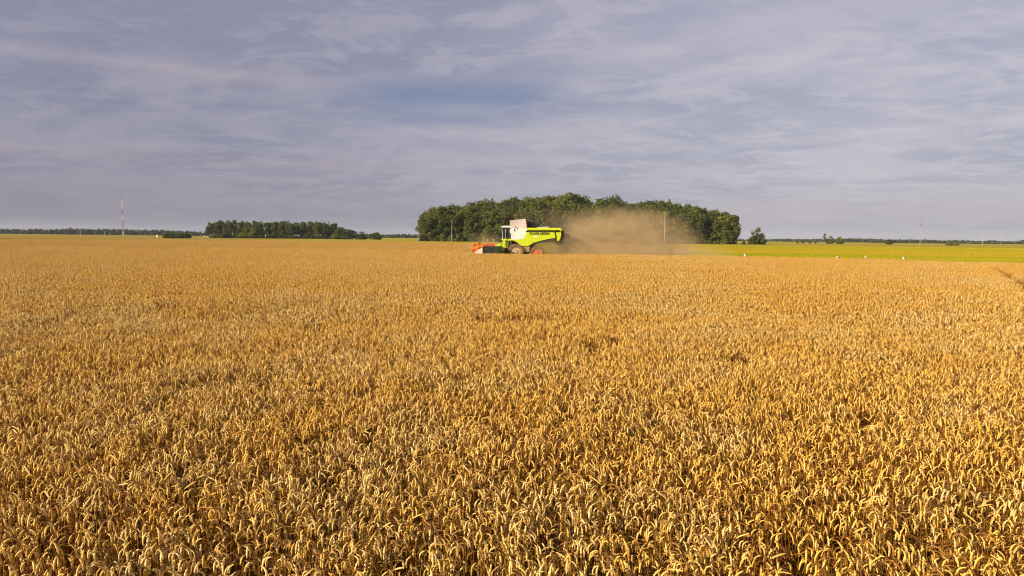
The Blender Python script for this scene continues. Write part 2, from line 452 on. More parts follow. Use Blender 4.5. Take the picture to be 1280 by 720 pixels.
# ---------------------------------------------------------------- grass and stubble beyond the wheat
def blade_mat():
    m, nb, p = new_mat('meadow_blades')
    a = nb.node('ShaderNodeAttribute', attribute_name='tone'); g_ = nb.node('ShaderNodeNewGeometry'); x, y, z = nb.sep(g_.outputs['Position'])
    st = nb.comb(nb.math('MULTIPLY', x, .10), y, 0.0)
    bands = nb.noise(st, .045, 5, .62, .15)
    c_ = nb.mix(nb.ramp(bands, .42, .58), nb.mix(a.outputs['Fac'], (.15, .180, .003), (.34, .345, .006)), nb.mix(a.outputs['Fac'], (.28, .20, .006), (.46, .33, .012)))
    nb.put(p.inputs['Base Color'], c_); p.inputs['Roughness'].default_value = .7; p.inputs['Specular IOR Level'].default_value = .2
    return m
M_BLADE = blade_mat()
src2 = bpy.data.collections.new('meadow_tiles')
for i in range(4):
    n = 900; size = 4.4
    x = RNG.uniform(-size / 2, size / 2, n); y = RNG.uniform(-size / 2, size / 2, n); h = RNG.uniform(.10, .26, n); w = RNG.uniform(.02, .05, n)
    ph = RNG.uniform(0, np.pi, n); lx = RNG.normal(0, .06, n); ly = RNG.normal(0, .06, n)
    dxx = np.cos(ph) * w; dyy = np.sin(ph) * w; Z = np.zeros(n)
    V = np.stack([np.stack([x - dxx, y - dyy, Z], 1), np.stack([x + dxx, y + dyy, Z], 1),
                  np.stack([x + lx + dxx * .5, y + ly + dyy * .5, h], 1), np.stack([x + lx - dxx * .5, y + ly - dyy * .5, h], 1)], 1).reshape(-1, 3)
    Fq = np.arange(n * 4).reshape(n, 4)
    o = bpy.data.objects.new('meadow_%02d' % i, np_mesh('meadow', V, [Fq], [M_BLADE], tone=np.repeat(RNG.uniform(0, 1, n), 4))); src2.objects.link(o)
P = grid(66, 330, 4.0, .4, .84, 6)
P = P[~poly_in(P[:, 0], P[:, 1] - 2.4)]; P = P[~poly_in(P[:, 0], P[:, 1] + .6)]
grass = scatter_object('meadow_grass', np.column_stack([P, np.zeros(len(P))]), RNG.integers(0, 4, len(P)),
                       np.column_stack([np.ones(len(P)), np.ones(len(P)), .7 + .6 * vnoise(P[:, 0] * .2, P[:, 1], 9, 4)]), RNG.uniform(0, 6.28, len(P)), src2)
tag(grass, 'short yellow green grass and stubble beyond the wheat', 'grass', kind='stuff')

# ---------------------------------------------------------------- trees
def leaf_mat(name, a_, c2_, warm):
    m, nb, p = new_mat(name)
    at = nb.node('ShaderNodeAttribute', attribute_name='tone'); oi = nb.node('ShaderNodeObjectInfo')
    c_ = nb.mix(at.outputs['Fac'], a_, c2_)
    c_ = nb.mix(nb.ramp(oi.outputs['Random'], .35, 1.0), c_, warm)
    nb.put(p.inputs['Base Color'], c_); p.inputs['Roughness'].default_value = .65; p.inputs['Specular IOR Level'].default_value = .25
    return m
M_LEAF_DK = leaf_mat('foliage_dark', (.014, .028, .003), (.100, .125, .011), (.090, .105, .009))
M_LEAF_LT = leaf_mat('foliage_light', (.050, .070, .006), (.15, .165, .015), (.13, .125, .012))
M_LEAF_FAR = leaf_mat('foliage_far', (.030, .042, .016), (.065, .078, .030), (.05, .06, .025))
M_BARK = mat('bark', (.13, .105, .08), .9, var=.4, scale=2)
M_BIRCH = mat('bark_pale', (.42, .38, .32), .8, var=.35, scale=2)

def leaf_cloud(centers, radii, per, size, rng, squash=.8):
    """leaf clumps spread through each lobe; returns verts, quads, tone"""
    Vs, T = [], []
    for (c_, r_) in zip(centers, radii):
        n = max(6, int(per * r_ * r_))
        d = rng.normal(size=(n, 3)); d /= np.linalg.norm(d, axis=1)[:, None]
        rad = r_ * rng.uniform(.40, 1.22, n) ** .7
        p = c_ + d * rad[:, None] * np.array([1, 1, squash])
        nrm = d + rng.normal(0, .55, (n, 3)); nrm /= np.linalg.norm(nrm, axis=1)[:, None]
        a = np.cross(nrm, rng.normal(size=(n, 3))); a /= np.linalg.norm(a, axis=1)[:, None] + 1e-9
        bq = np.cross(nrm, a); s_ = size * rng.uniform(.5, 1.25, n)[:, None]
        q = np.stack([p - a * s_ - bq * s_ * .3, p + a * s_ * .2 - bq * s_, p + a * s_ + bq * s_ * .4, p - a * s_ * .3 + bq * s_], 1)
        Vs.append(q.reshape(-1, 3)); t0 = rng.uniform(.1, .9)
        T.append(np.repeat(np.clip(t0 + rng.normal(0, .28, n), 0, 1), 4))
    V = np.concatenate(Vs); return V, np.arange(len(V)).reshape(-1, 4), np.concatenate(T)

def crown_spec(kind, rng):
    """lobes of a crown 1 unit = 1 m on a tree 16 m tall"""
    C, Rr = [], []
    if kind == 'conifer':
        for i in range(26):
            z = 2.2 + 13.6 * i / 26; w = 2.6 * (1 - i / 27) ** .85 + .25
            for k in range(3):
                a = rng.uniform(0, 6.28); C.append((math.cos(a) * w * .55, math.sin(a) * w * .55, z)); Rr.append(w * .62)
    elif kind == 'bush':
        for i in range(38):
            a = rng.uniform(0, 6.28); r_ = rng.uniform(0, 5.2); z = rng.uniform(1.5, 13.2) * (1 - (r_ / 7.0) ** 2)
            if i < 14: r_ = rng.uniform(2.5, 5.0); z = rng.uniform(1.3, 3.6)
            C.append((math.cos(a) * r_, math.sin(a) * r_, max(1.2, z))); Rr.append(rng.uniform(1.6, 2.9))
    elif kind == 'ragged':
        for i in range(22):
            z = rng.uniform(3.0, 14.6); w = 3.6 * math.sin(math.pi * min(1, max(.08, (z - .6) / 15.5))) ** .6
            a = rng.uniform(0, 6.28); r_ = w * rng.uniform(.1, 1.05); C.append((math.cos(a) * r_, math.sin(a) * r_, z)); Rr.append(rng.uniform(.8, 1.8))
    else:
        low = 1.6 if kind == 'edge' else 4.5
        for i in range(34):
            z = rng.uniform(low, 14.2); f = (z - low + 1.5) / (16.2 - low + 1.5); w = 3.9 * math.sin(math.pi * min(.97, f * .82 + .16)) ** .55
            a = rng.uniform(0, 6.28); r_ = w * math.sqrt(rng.uniform(.02, 1)); C.append((math.cos(a) * r_ * .9, math.sin(a) * r_ * .9, z)); Rr.append(rng.uniform(1.1, 2.2))
    return np.array(C), np.array(Rr)

def trunk_bm(rng, h=12.5, r0=.26):
    m = MB(); p = Vector((0, 0, 0)); last = r0; pts = []
    for i in range(6):
        q = Vector((rng.normal(0, .12) * i * .6, rng.normal(0, .12) * i * .6, h * (i + 1) / 6)); r1 = r0 * (1 - (i + 1) / 7)
        m.cone(p, q, last, r1, 7, caps=False); pts.append((q.copy(), r1)); p, last = q, r1
    for k in range(7):
        q, r1 = pts[min(5, 1 + k * 5 // 7)]; a = rng.uniform(0, 6.28); L = rng.uniform(1.6, 3.2)
        m.cone(q, q + Vector((math.cos(a) * L, math.sin(a) * L, L * rng.uniform(.5, 1.0))), r1 * .6, .03, 5, caps=False)
    return m
class TreeKind:
    def __init__(s, name, kind, m_leaf, m_bark, seed, per=42, size=.30):
        rng = np.random.default_rng(seed); C, Rr = crown_spec(kind, rng)
        V, Q, T = leaf_cloud(C, Rr, per, size, rng)
        s.crown = np_mesh('crown', V, [Q], [m_leaf], tone=T)
        mb = trunk_bm(rng, 3.0 if kind == 'bush' else 13.0, .22 if kind != 'bush' else .3)
        me_ = bpy.data.meshes.new('trunk'); mb.bm.to_mesh(me_); mb.bm.free(); me_.materials.append(m_bark); s.trunk = me_; s.name = name
KINDS_T = {
    'dark': [TreeKind('broadleaf_tree', 'edge' if i % 2 else 'round', M_LEAF_DK, M_BIRCH if i % 3 == 0 else M_BARK, 40 + i) for i in range(6)],
    'light': [TreeKind('broadleaf_tree', 'edge', M_LEAF_LT, M_BIRCH, 60 + i) for i in range(3)],
    'conifer': [TreeKind('spruce_tree', 'conifer', M_LEAF_DK, M_BARK, 70 + i, 26, .28) for i in range(2)],
    'bush': [TreeKind('shrub', 'bush', M_LEAF_DK, M_BARK, 80 + i, 22, .45) for i in range(2)],
    'lightbush': [TreeKind('shrub', 'bush', M_LEAF_LT, M_BARK, 90 + i, 22, .45) for i in range(2)],
    'ragged': [TreeKind('broadleaf_tree', 'ragged', M_LEAF_DK, M_BARK, 95 + i) for i in range(3)],
}
N_T = [0]
def tree(kind, x, y, h, w=1.0, label='', group=None, name=None, cat='tree'):
    k = random.choice(KINDS_T[kind]); N_T[0] += 1
    root = empty(name or k.name, (x, y, 0), random.uniform(0, 6.28)); s_ = h / 16.2
    root.scale = (s_ * w, s_ * w, s_)
    link('trunk', k.trunk, root); link('crown', k.crown, root)
    tag(root, label, cat, group); return root

# the wood behind the combine: rows of trees whose tops rise to the middle
TOP = [(527, 283), (532, 264), (545, 259), (560, 257), (575, 255), (600, 250), (620, 249), (640, 247), (675, 246), (700, 243), (715, 241), (728, 243), (738, 250),
       (752, 246), (768, 245), (778, 253), (800, 249), (820, 250), (840, 254), (860, 254), (875, 257), (885, 262), (900, 262), (912, 267), (920, 276), (925, 288)]
def prof(px, T=TOP):
    return float(np.interp(px, [p[0] for p in T], [p[1] for p in T]))
WL = {'dark': 'tall dark green broadleaf tree in the wood behind the combine',
      'light': 'lighter green leafy tree in the wood behind the combine',
      'conifer': 'narrow spruce tree with a pointed tip in the wood behind the combine',
      'ragged': 'loose airy broadleaf tree in the wood behind the combine'}
for row, (d0, sp, hs) in enumerate(((442, 4.7, .76), (450, 5.1, .89), (460, 5.4, 1.0), (473, 5.6, 1.0))):
    px = 531.0 + row * 1.5
    while px < 917:
        d = d0 + random.uniform(-3, 3); h = 1.06 * zt(px, prof(px), d) * hs * random.uniform(.93, 1.0)
        if row == 0 and 540 < px < 910 and random.random() < .04: px += sp * F / d; continue
        kd = random.choices(['dark', 'light', 'conifer', 'ragged'], [.66, .16, .07, .11])[0]
        if row >= 2 and kd == 'ragged': kd = 'dark'
        h = max(h, 6)
        w = max(.75, min(1.35, 21. / h)) * random.uniform(.9, 1.15)
        if kd == 'conifer': h *= 1.04
        tree(kd, gx(px, d), d, h, w, WL[kd], 'trees of the wood behind the combine')
        px += sp * random.uniform(.8, 1.2) * F / d
# undergrowth at its foot
px = 530
while px < 922:
    d = 431 + random.uniform(-3, 3)
    tree('bush' if random.random() < .7 else 'lightbush', gx(px, d), d, random.uniform(3.2, 7.5), random.uniform(1.0, 1.8),
         'low green shrub at the foot of the wood behind the combine', 'shrubs at the foot of the wood', cat='shrub')
    px += random.uniform(7, 12)

# the smaller wood on the left
TOP2 = [(260, 284), (266, 278), (280, 277), (290, 276), (315, 278), (330, 277), (345, 279), (358, 277), (375, 279), (392, 277), (400, 278), (415, 278), (425, 284), (450, 288), (458, 292)]
for row, (d0, hs) in enumerate(((585, .88), (600, 1.0), (616, 1.0))):
    px = 263.0 + row * 3
    while px < 428:
        d = d0 + random.uniform(-4, 4); h = 1.10 * zt(px, prof(px, TOP2), d) * hs * random.uniform(.93, 1.04)
        kd = random.choices(['dark', 'conifer', 'ragged'], [.72, .14, .14])[0]
        tree(kd, gx(px, d), d, h, max(.8, 14 / h) * random.uniform(.9, 1.1), {'dark': 'dark broadleaf tree in the small wood left of the combine',
             'conifer': 'pointed spruce in the small wood left of the combine', 'ragged': 'thin crowned tree in the small wood left of the combine'}[kd], 'trees of the small wood on the left')
        px += 6.2 * random.uniform(.75, 1.2) * F / d
for px, top, w, kd, lb in ((283, 285, 1.7, 'bush', 'dark round bush before the left end of the small wood'),
                           (309, 281, 1.3, 'lightbush', 'bright green bush before the middle of the small wood'),
                           (320, 279, 1.2, 'lightbush', 'taller bright green bush before the middle of the small wood'),
                           (421, 286, 1.2, 'lightbush', 'pale green bush at the right end of the small wood'),
                           (437, 281.5, 1.75, 'bush', 'large rounded bush just right of the small wood'),
                           (452, 288.5, 1.9, 'bush', 'low dark bush at the foot of the large rounded bush'),
                           (470, 287, 1.7, 'bush', 'lone small dark bush right of the small wood')):
    d = 565.; h = max(4.5, zt(px, top, d)); tree(kd, gx(px, d), d, h, w, lb, cat='bush')
for px, w, lb in ((211, 1.1, 'left end shrub of the dark thicket by the white post'), (219, 1.4, 'second shrub from the left of the dark thicket'),
                  (227, 1.4, 'third shrub from the left of the dark thicket'), (235, 1.2, 'right end shrub of the dark thicket')):
    d = 470.; tree('bush', gx(px, d), d + random.uniform(-2, 2), zt(px, 288.5, d), w * 1.3, lb, cat='shrub')
px = 264; back_ = False
while px < 430:
    back_ = not back_; d = (625 if back_ else 579) + random.uniform(-2, 2)
    tree('bush', gx(px, d), d, random.uniform(3.0, 5.5), random.uniform(1.2, 1.8), 'low dark shrub at the foot of the small wood on the left', 'shrubs at the foot of the small wood', cat='shrub')
    px += random.uniform(3, 5)
# lone trees on the right
for px, top, d, w, kd, lb in ((946, 282, 430., .82, 'ragged', 'lone bushy tree standing right of the wood'), (941, 287, 428., .9, 'bush', 'bush under the lone tree right of the wood'),
                              (951, 286, 431., .8, 'bush', 'small bush on the right side of the lone tree'),
                              (929, 299, 425., 1.0, 'bush', 'tiny shrub between the wood and the lone tree'),
                              (1030, 291.5, 640., .75, 'ragged', 'ragged tree at left of the pair of far trees on the right'),
                              (1037, 294, 640., 1.2, 'bush', 'dark low bush between the pair of far trees'),
                              (1049, 293, 640., .95, 'lightbush', 'round lighter tree at right of the pair of far trees'),
                              (1110.5, 296.5, 620., 1.3, 'bush', 'round dark tree alone before the far right forest'),
                              (1186, 301, 560., 2.0, 'lightbush', 'low yellow green shrub at left of two on the far right'),
                              (1195, 302, 560., 1.8, 'lightbush', 'low yellow green shrub at right of two on the far right'),
                              (996, 300, 700., 1.2, 'bush', 'left shrub of the broken row beside the far pair of trees'),
                              (1003, 299.3, 700., 1.1, 'bush', 'second shrub of the broken row beside the far pair of trees'),
                              (1012, 299.5, 700., 1.2, 'lightbush', 'third shrub of the broken row beside the far pair of trees'),
                              (1018, 299, 700., .9, 'bush', 'fourth shrub of the broken row beside the far pair of trees')):
    tree(kd, gx(px, d), d, zt(px, top, d), w, lb, cat='bush' if 'bush' in kd and 'tree' not in lb.split('under')[0] else 'tree')

# far-off forest along the horizon, one mass
def far_forest(name, segs, label, seed):
    rng = np.random.default_rng(seed); Vs, Ts = [], []
    for (px0, px1, d, T) in segs:
        px = px0
        while px < px1:
            for r_ in range(2):
                dd = d + r_ * 14 + rng.uniform(-6, 6); h = max(4, zt(px, prof(px, T), dd)) * rng.uniform(.86, 1.04) * (.85 if r_ == 0 else 1); n = 4
                w = rng.uniform(3.2, 5.0)
                C = np.array([(gx(px, dd) + rng.uniform(-w, w) * .5, dd + rng.uniform(-3, 3), h * f) for f in (.18, .42, .62, .80)]); Rr = np.array([w * 1.1, w, w * .9, w * .62])
                V, Q, T_ = leaf_cloud(C, Rr, 1.6, 1.5, rng, squash=h / 16.); Vs.append(V); Ts.append(T_)
            px += 6.5 * F / d * rng.uniform(.7, 1.3)
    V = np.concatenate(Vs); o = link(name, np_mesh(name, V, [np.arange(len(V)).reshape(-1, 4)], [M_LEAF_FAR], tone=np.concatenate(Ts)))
    tag(o, label, 'forest', kind='stuff'); return o
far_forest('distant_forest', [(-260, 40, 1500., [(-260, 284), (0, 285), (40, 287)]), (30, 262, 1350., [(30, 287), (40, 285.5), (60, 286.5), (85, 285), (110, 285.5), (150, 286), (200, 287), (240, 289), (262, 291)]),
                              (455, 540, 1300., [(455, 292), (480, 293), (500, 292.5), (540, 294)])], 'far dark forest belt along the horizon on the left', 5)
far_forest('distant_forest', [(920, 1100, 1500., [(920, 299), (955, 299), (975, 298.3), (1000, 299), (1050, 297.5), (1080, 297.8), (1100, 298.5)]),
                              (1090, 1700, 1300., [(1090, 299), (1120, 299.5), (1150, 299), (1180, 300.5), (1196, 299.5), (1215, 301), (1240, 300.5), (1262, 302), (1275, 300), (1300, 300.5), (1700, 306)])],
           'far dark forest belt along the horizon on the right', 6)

# ---------------------------------------------------------------- masts, poles, posts
M_RED = mat('mast_red', (.40, .06, .05), .6); M_WHITE = mat('mast_white', (.75, .74, .70), .6); M_STEEL = mat('steel', (.35, .35, .36), .5, .6)
M_CONC = mat('concrete', (.62, .57, .48), .85, var=.2, scale=1.5); M_GREY = mat('weathered_steel', (.22, .20, .19), .7)
def lattice(mb, z0, z1, w0, w1, n):
    def c_(z, k):
        f = (z - z0) / (z1 - z0); w = w0 + (w1 - w0) * f; a = k * 2.094 + .5; return Vector((math.cos(a) * w, math.sin(a) * w, z))
    for i in range(n):
        a, c2 = z0 + (z1 - z0) * i / n, z0 + (z1 - z0) * (i + 1) / n
        for k in range(3):
            mb.cone(c_(a, k), c_(c2, k), .17, .17, 5); mb.cone(c_(a, k), c_(c2, k + 1), .055, .055, 4); mb.cone(c_(c2, k), c_(c2, k + 1), .05, .05, 4)
d = 900.; H = zt(155, 243, d); root = empty('radio_mast', (gx(155, d), d, 0))
tag(root, 'tall slender red and white lattice radio mast on the left horizon', 'mast')
nseg = 7
for i in range(nseg):
    mb = MB(); z0, z1 = H * .86 * i / nseg, H * .86 * (i + 1) / nseg; w = lambda z: 1.15 - .65 * z / H
    lattice(mb, z0, z1, w(z0), w(z1), 4); mb.build('mast_section', (M_WHITE if i % 3 == 0 or i == 5 else M_RED), root)
mb = MB(); mb.cone((0, 0, H * .86), (0, 0, H), .16, .07, 6); mb.build('antenna', M_GREY, root)
mb = MB(); mb.cone((0, 0, H * .86), (0, 0, H * .86 + .5), 1.5, 1.5, 10)
for k in range(6): a = k * 1.047; mb.cone((math.cos(a) * 1.4, math.sin(a) * 1.4, H * .86 + .5), (math.cos(a) * 1.4, math.sin(a) * 1.4, H * .86 + 1.7), .05, .05, 4)
mb.build('platform', M_GREY, root)
for k in range(3):
    a = k * 2.1; mb = MB(); z = H * .70 - k * 1.2; mb.cone((math.cos(a) * .9, math.sin(a) * .9, z), (math.cos(a) * 1.5, math.sin(a) * 1.5, z), .75, .75, 14); mb.build('dish_antenna', M_STEEL, root)

def pole(px, top, d, label, kind='concrete', r=.16, arm=True):
    H_ = zt(px, top, d); root_ = empty('utility_pole' if kind != 'mast' else 'steel_mast', (gx(px, d), d, 0), R(random.uniform(50, 75)))
    tag(root_, label, 'pole' if kind != 'mast' else 'mast')
    MB().cone((0, 0, 0), (0, 0, H_), r, r * .6, 10).build('pole', M_CONC if kind != 'mast' else M_STEEL, root_)
    if arm:
        q = MB(); q.box((0, 0, H_ - .55), (1.8, .09, .10)); q.box((0, 0, H_ - .95), (.12, .13, .5)); q.build('crossarm', M_GREY, root_)
        for xx in (-.8, 0, .8):
            MB().cone((xx, 0, H_ - .5), (xx, 0, H_ - .22), .05, .03, 8).build('insulator', M_WHITE, root_)
    return root_, H_
pole(102, 286.5, 560., 'slim pale utility pole farthest left, before the far forest')
pole(132, 288.3, 640., 'short pale utility pole between the leftmost pole and the radio mast')
pole(565, 276, 418., 'pale utility pole standing before the left part of the wood', r=.12)
pole(830, 266, 405., 'tall pale utility pole rising out of the dust before the wood', r=.15)
def steel_mast(px, top, d, label):
    r_, H_ = pole(px, top + 6, d, label, 'mast', .20, False)
    m_ = MB(); m_.cone((0, 0, H_), (0, 0, H_ + 3.2), .10, .04, 6); m_.build('antenna', M_GREY, r_)
    for k in range(3):
        a = k * 2.09 + .4; m_ = MB(); m_.box((math.cos(a) * .5, math.sin(a) * .5, H_ - 1.2), (.28, .28, 1.9), Euler((0, 0, a)).to_matrix(), .03)
        m_.cone((0, 0, H_ - 1.2), (math.cos(a) * .5, math.sin(a) * .5, H_ - 1.2), .04, .04, 5); m_.build('panel_antenna', M_GREY, r_)
steel_mast(524, 263, 470., 'thin steel antenna mast at the left end of the big wood')
steel_mast(1149, 273, 455., 'thin pale antenna mast above the far right forest')
pole(1227, 288, 900., 'faint far utility pole on the right, left of the last one', r=.13)
pole(1250, 291, 900., 'faint far utility pole nearest the right edge', r=.13)

M_BOARD = mat('board_paint', (.50, .47, .38), .7)
def board(px, d, w, h, z0, label):
    root_ = empty('sign_board', (gx(px, d), d, 0), R(random.uniform(-12, 12))); tag(root_, label, 'sign')
    MB().box((0, 0, z0 + h / 2), (w, .05, h), bev=.015).build('panel', M_BOARD, root_)
    for s_ in (-1, 1): MB().cone((s_ * w * .32, .06, 0), (s_ * w * .32, .06, z0 + h * .9), .05, .05, 8).build('post', M_STEEL, root_)
board(197.5, 455., 1.1, 1.7, .6, 'white upright board on posts at left of the dark thicket')
board(257, 500., 1.0, .8, 1.2, 'cream board at left of a pair by the small wood')
board(260.8, 500., 1.0, .8, 1.0, 'cream board at right of a pair by the small wood')
board(1015.5, 470., .9, 1.2, .9, 'small white board in the meadow below the far shrubs')

# ---------------------------------------------------------------- combine harvester (x back, -y near side, z up; cab front at x=0)
M_LIME = mat('lime_paint', (.55, .70, .006), .42, var=.06, dust=.20, scale=1.2)
M_PALE = mat('pale_panel', (.86, .80, .76), .5, var=.06, dust=.25, scale=1.2)
M_DARK = mat('dark_machinery', (.035, .033, .032), .6, var=.4, dust=.35, scale=2.5, dustcol=(.20, .13, .06))
M_TYRE = mat('tyre_rubber', (.10, .065, .035), .9, dust=1.0, scale=1.8, dustcol=(.45, .27, .11))
M_RIM = mat('red_rim', (.62, .10, .04), .5, dust=.45)
M_RIMP = mat('dusty_rim', (.55, .42, .25), .6, dust=.5)
M_ORANGE = mat('reel_orange', (.80, .24, .03), .5, var=.15)
M_REDBAR = mat('red_bar', (.50, .11, .03), .5)
M_BLACK = mat('black_sheet', (.018, .022, .020), .45, var=.3, dust=.10)
M_TANK = mat('dusty_chassis', (.36, .27, .16), .8, var=.3, dust=.6)
M_DIV = mat('divider_plastic', (.62, .52, .42), .6, dust=.4)
M_ALU = mat('bright_metal', (.68, .66, .62), .4, .5)
def glass():
    m, nb, p = new_mat('cab_glass'); p.inputs['Base Color'].default_value = (.05, .06, .07, 1); p.inputs['Roughness'].default_value = .06
    p.inputs['Transmission Weight'].default_value = .55; p.inputs['IOR'].default_value = 1.45; return m
M_GLASS = glass()
CB = empty('combine_harvester', (-1.32, 86.7, 0))
tag(CB, 'lime green and white combine harvester cutting wheat in a cloud of dust', 'harvester')
def zx(v): return (v - 430) * .01089
def zz_(v): return 2.8 - (v - 339) * .01089
def pz(pts): return [(zx(a), zz_(c_)) for a, c_ in pts]
W = 1.62
# chassis and inner body
q = MB(); q.box((2.55, 0, 2.4), (3.2, 2.7, 1.9)); q.box((5.5, 0, 2.86), (2.7, 2.7, .98)); q.box((3.0, 0, 1.12), (3.2, 1.8, 1.15)); q.build('chassis', M_DARK, CB)
side = pz([(706, 272), (1030, 268), (1042, 300), (1046, 338), (960, 352), (870, 374), (800, 394), (762, 418), (735, 434), (668, 434), (640, 420), (612, 392), (575, 374), (545, 368), (692, 350)])
for s_ in (-1, 1):
    MB().prism(side, s_ * W, s_ * (W - .14), .03).build('side_panel', M_LIME, CB)
    MB().prism(pz([(1046, 262), (1106, 262), (1112, 300), (1102, 345), (1082, 376), (1066, 372), (1062, 320)]), s_ * (W + .01), s_ * (W - .16), .03).build('rear_panel', M_LIME, CB)
    MB().prism(pz([(662, 438), (762, 438), (752, 470), (745, 500), (672, 500), (655, 470)]), s_ * 1.50, s_ * 1.25, .03).build('service_box', M_TANK, CB)
    MB().prism(pz([(552, 378), (606, 396), (636, 424), (656, 440), (650, 470), (560, 462), (545, 420)]), s_ * 1.35, s_ * 1.1, .02).build('wheel_housing', M_TANK, CB)
    MB().prism(pz([(765, 432), (800, 404), (880, 382), (960, 362), (1046, 346), (1060, 372), (1000, 378), (900, 392), (810, 420), (775, 450)]), s_ * 1.56, s_ * 1.2, .02).build('wheel_arch', M_BLACK, CB)
# grain tank: white body with a flared open extension
tank = pz([(534, 250), (545, 368), (692, 352), (722, 252)])
MB().prism(tank, -W - .01, W + .01, .04).build('grain_tank', M_PALE, CB)
q = MB(); lo = [(zx(536), zz_(250)), (zx(722), zz_(250))]; hi = [(zx(524), zz_(146)), (zx(702), zz_(124))]
th = .05
def ring(x0, z0, x1, z1, y): return [(x0, -y, z0), (x1, -y, z1), (x1, y, z1), (x0, y, z0)]
q.loft([ring(lo[0][0], lo[0][1], lo[1][0], lo[1][1], 1.45), ring(hi[0][0], hi[0][1], hi[1][0], hi[1][1], 1.85),
        ring(hi[0][0] + th, hi[0][1], hi[1][0] - th, hi[1][1], 1.80), ring(lo[0][0] + th, lo[0][1] + .02, lo[1][0] - th, lo[1][1] + .02, 1.40)], cap=False, close=True)
tx = q.build('tank_extension', M_PALE, CB)
MB().box((zx(628), 0, zz_(215)), (1.7, 2.8, .30), bev=.12).build('grain', mat('grain', (.60, .36, .10), .9, var=.3, scale=20), CB)
q = MB(); q.cone((zx(572), -1.70, zz_(264)), (zx(592), -1.66, zz_(210)), .045, .045, 8); q.build('handrail', M_DARK, CB)
# unloading auger folded back along the near side, its far-side walkway
q = MB(); q.cone((zx(722), -1.42, zz_(243)), (zx(1100), -1.42, zz_(240)), .185, .175, 18); q.cone((zx(1098), -1.42, zz_(240)), (zx(1122), -1.42, zz_(250)), .19, .15, 14)
q.build('unloading_auger', M_LIME, CB, True)
MB().cone((zx(1120), -1.42, zz_(249)), (zx(1140), -1.42, zz_(272)), .17, .13, 14).build('auger_spout', M_BLACK, CB, True)
MB().prism(pz([(712, 226), (1105, 226), (1105, 256), (712, 256)]), 1.60, 1.46, .03).build('top_rail', M_LIME, CB)
MB().prism(pz([(706, 262), (1100, 262), (1100, 274), (706, 274)]), -1.63, 1.63).build('vent_strip', M_BLACK, CB)
q = MB(); q.prism(pz([(722, 262), (730, 238), (1090, 236), (1096, 262)]), -1.15, 1.35, .05); q.build('engine_deck', M_DARK, CB)
q = MB(); q.prism(pz([(835, 236), (845, 214), (970, 208), (985, 236)]), -.9, .9, .06); q.build('engine_hood', M_ALU, CB)
q = MB(); q.cone((zx(775), -.2, zz_(228)), (zx(775), -.2, zz_(165)), .52, .50, 20); q.sphere((zx(775), -.2, zz_(165)), .50, (1, 1, .45)); q.build('air_intake', M_DARK, CB, True)
q = MB(); q.cone((zx(738), .7, zz_(240)), (zx(735), .7, zz_(150)), .09, .08, 10); q.build('exhaust_pipe', M_DARK, CB, True)
# rear hood, chopper
MB().prism(pz([(1100, 262), (1130, 262), (1150, 290), (1150, 345), (1120, 372), (1080, 376), (1095, 345)]), -1.4, 1.4, .06).build('rear_hood', M_DARK, CB)
MB().prism(pz([(1050, 375), (1115, 375), (1140, 400), (1120, 425), (1060, 405)]), -1.3, 1.3, .04).build('straw_chopper', M_BLACK, CB)
for s_ in (-1, 1):
    MB().cone((zx(1132), s_ * 1.15, zz_(300)), (zx(1158), s_ * 1.15, zz_(300)), .09, .09, 10).build('tail_lamp', M_REDBAR, CB)
q = MB()
for k in range(7): q.box((zx(1152), 1.1, zz_(420 - k * 24)), (.06, .5, .03))
for s_ in (-.25, .25): q.cone((zx(1152), 1.1 + s_, zz_(430)), (zx(1152), 1.1 + s_, zz_(262)), .02, .02, 6)
q.build('rear_ladder', M_DARK, CB)
# lettering on the side: two dark words on the lime panel
def lettering(txt, x, z, size, y, rot, parent, m, width):
    cu = bpy.data.curves.new('lettering', 'FONT'); cu.body = txt; cu.size = size; cu.extrude = .006; cu.align_x = 'LEFT'; cu.offset = .022
    ob = bpy.data.objects.new('lettering', cu); COL.objects.link(ob); bpy.context.view_layer.update()
    me_ = bpy.data.meshes.new_from_object(ob.evaluated_get(bpy.context.evaluated_depsgraph_get())); bpy.data.objects.remove(ob)
    me_.materials.clear(); me_.materials.append(m); xs = [v_.co.x for v_ in me_.vertices]; k = width / max(.01, max(xs) - min(xs)); 
    for v_ in me_.vertices: v_.co.x *= k
    o_ = link('lettering', me_, parent, (x, y, z)); o_.rotation_euler = rot; return o_
for s_ in (-1, 1):
    y_ = s_ * (W + .012); rot = (R(90), 0, 0 if s_ < 0 else R(180))
    x1 = zx(748) if s_ < 0 else zx(862); x2 = zx(872) if s_ < 0 else zx(978)
    lettering('CLAAS', x1, zz_(301), .36, y_, rot, CB, M_BLACK, 1.22)
    lettering('LEXION', x2, zz_(301), .36, y_, rot, CB, M_BLACK, 1.14)
    MB().box((zx(820), s_ * (W + .008), zz_(325)), (.5, .012, .16), bev=.004).build('decal', M_PALE, CB)
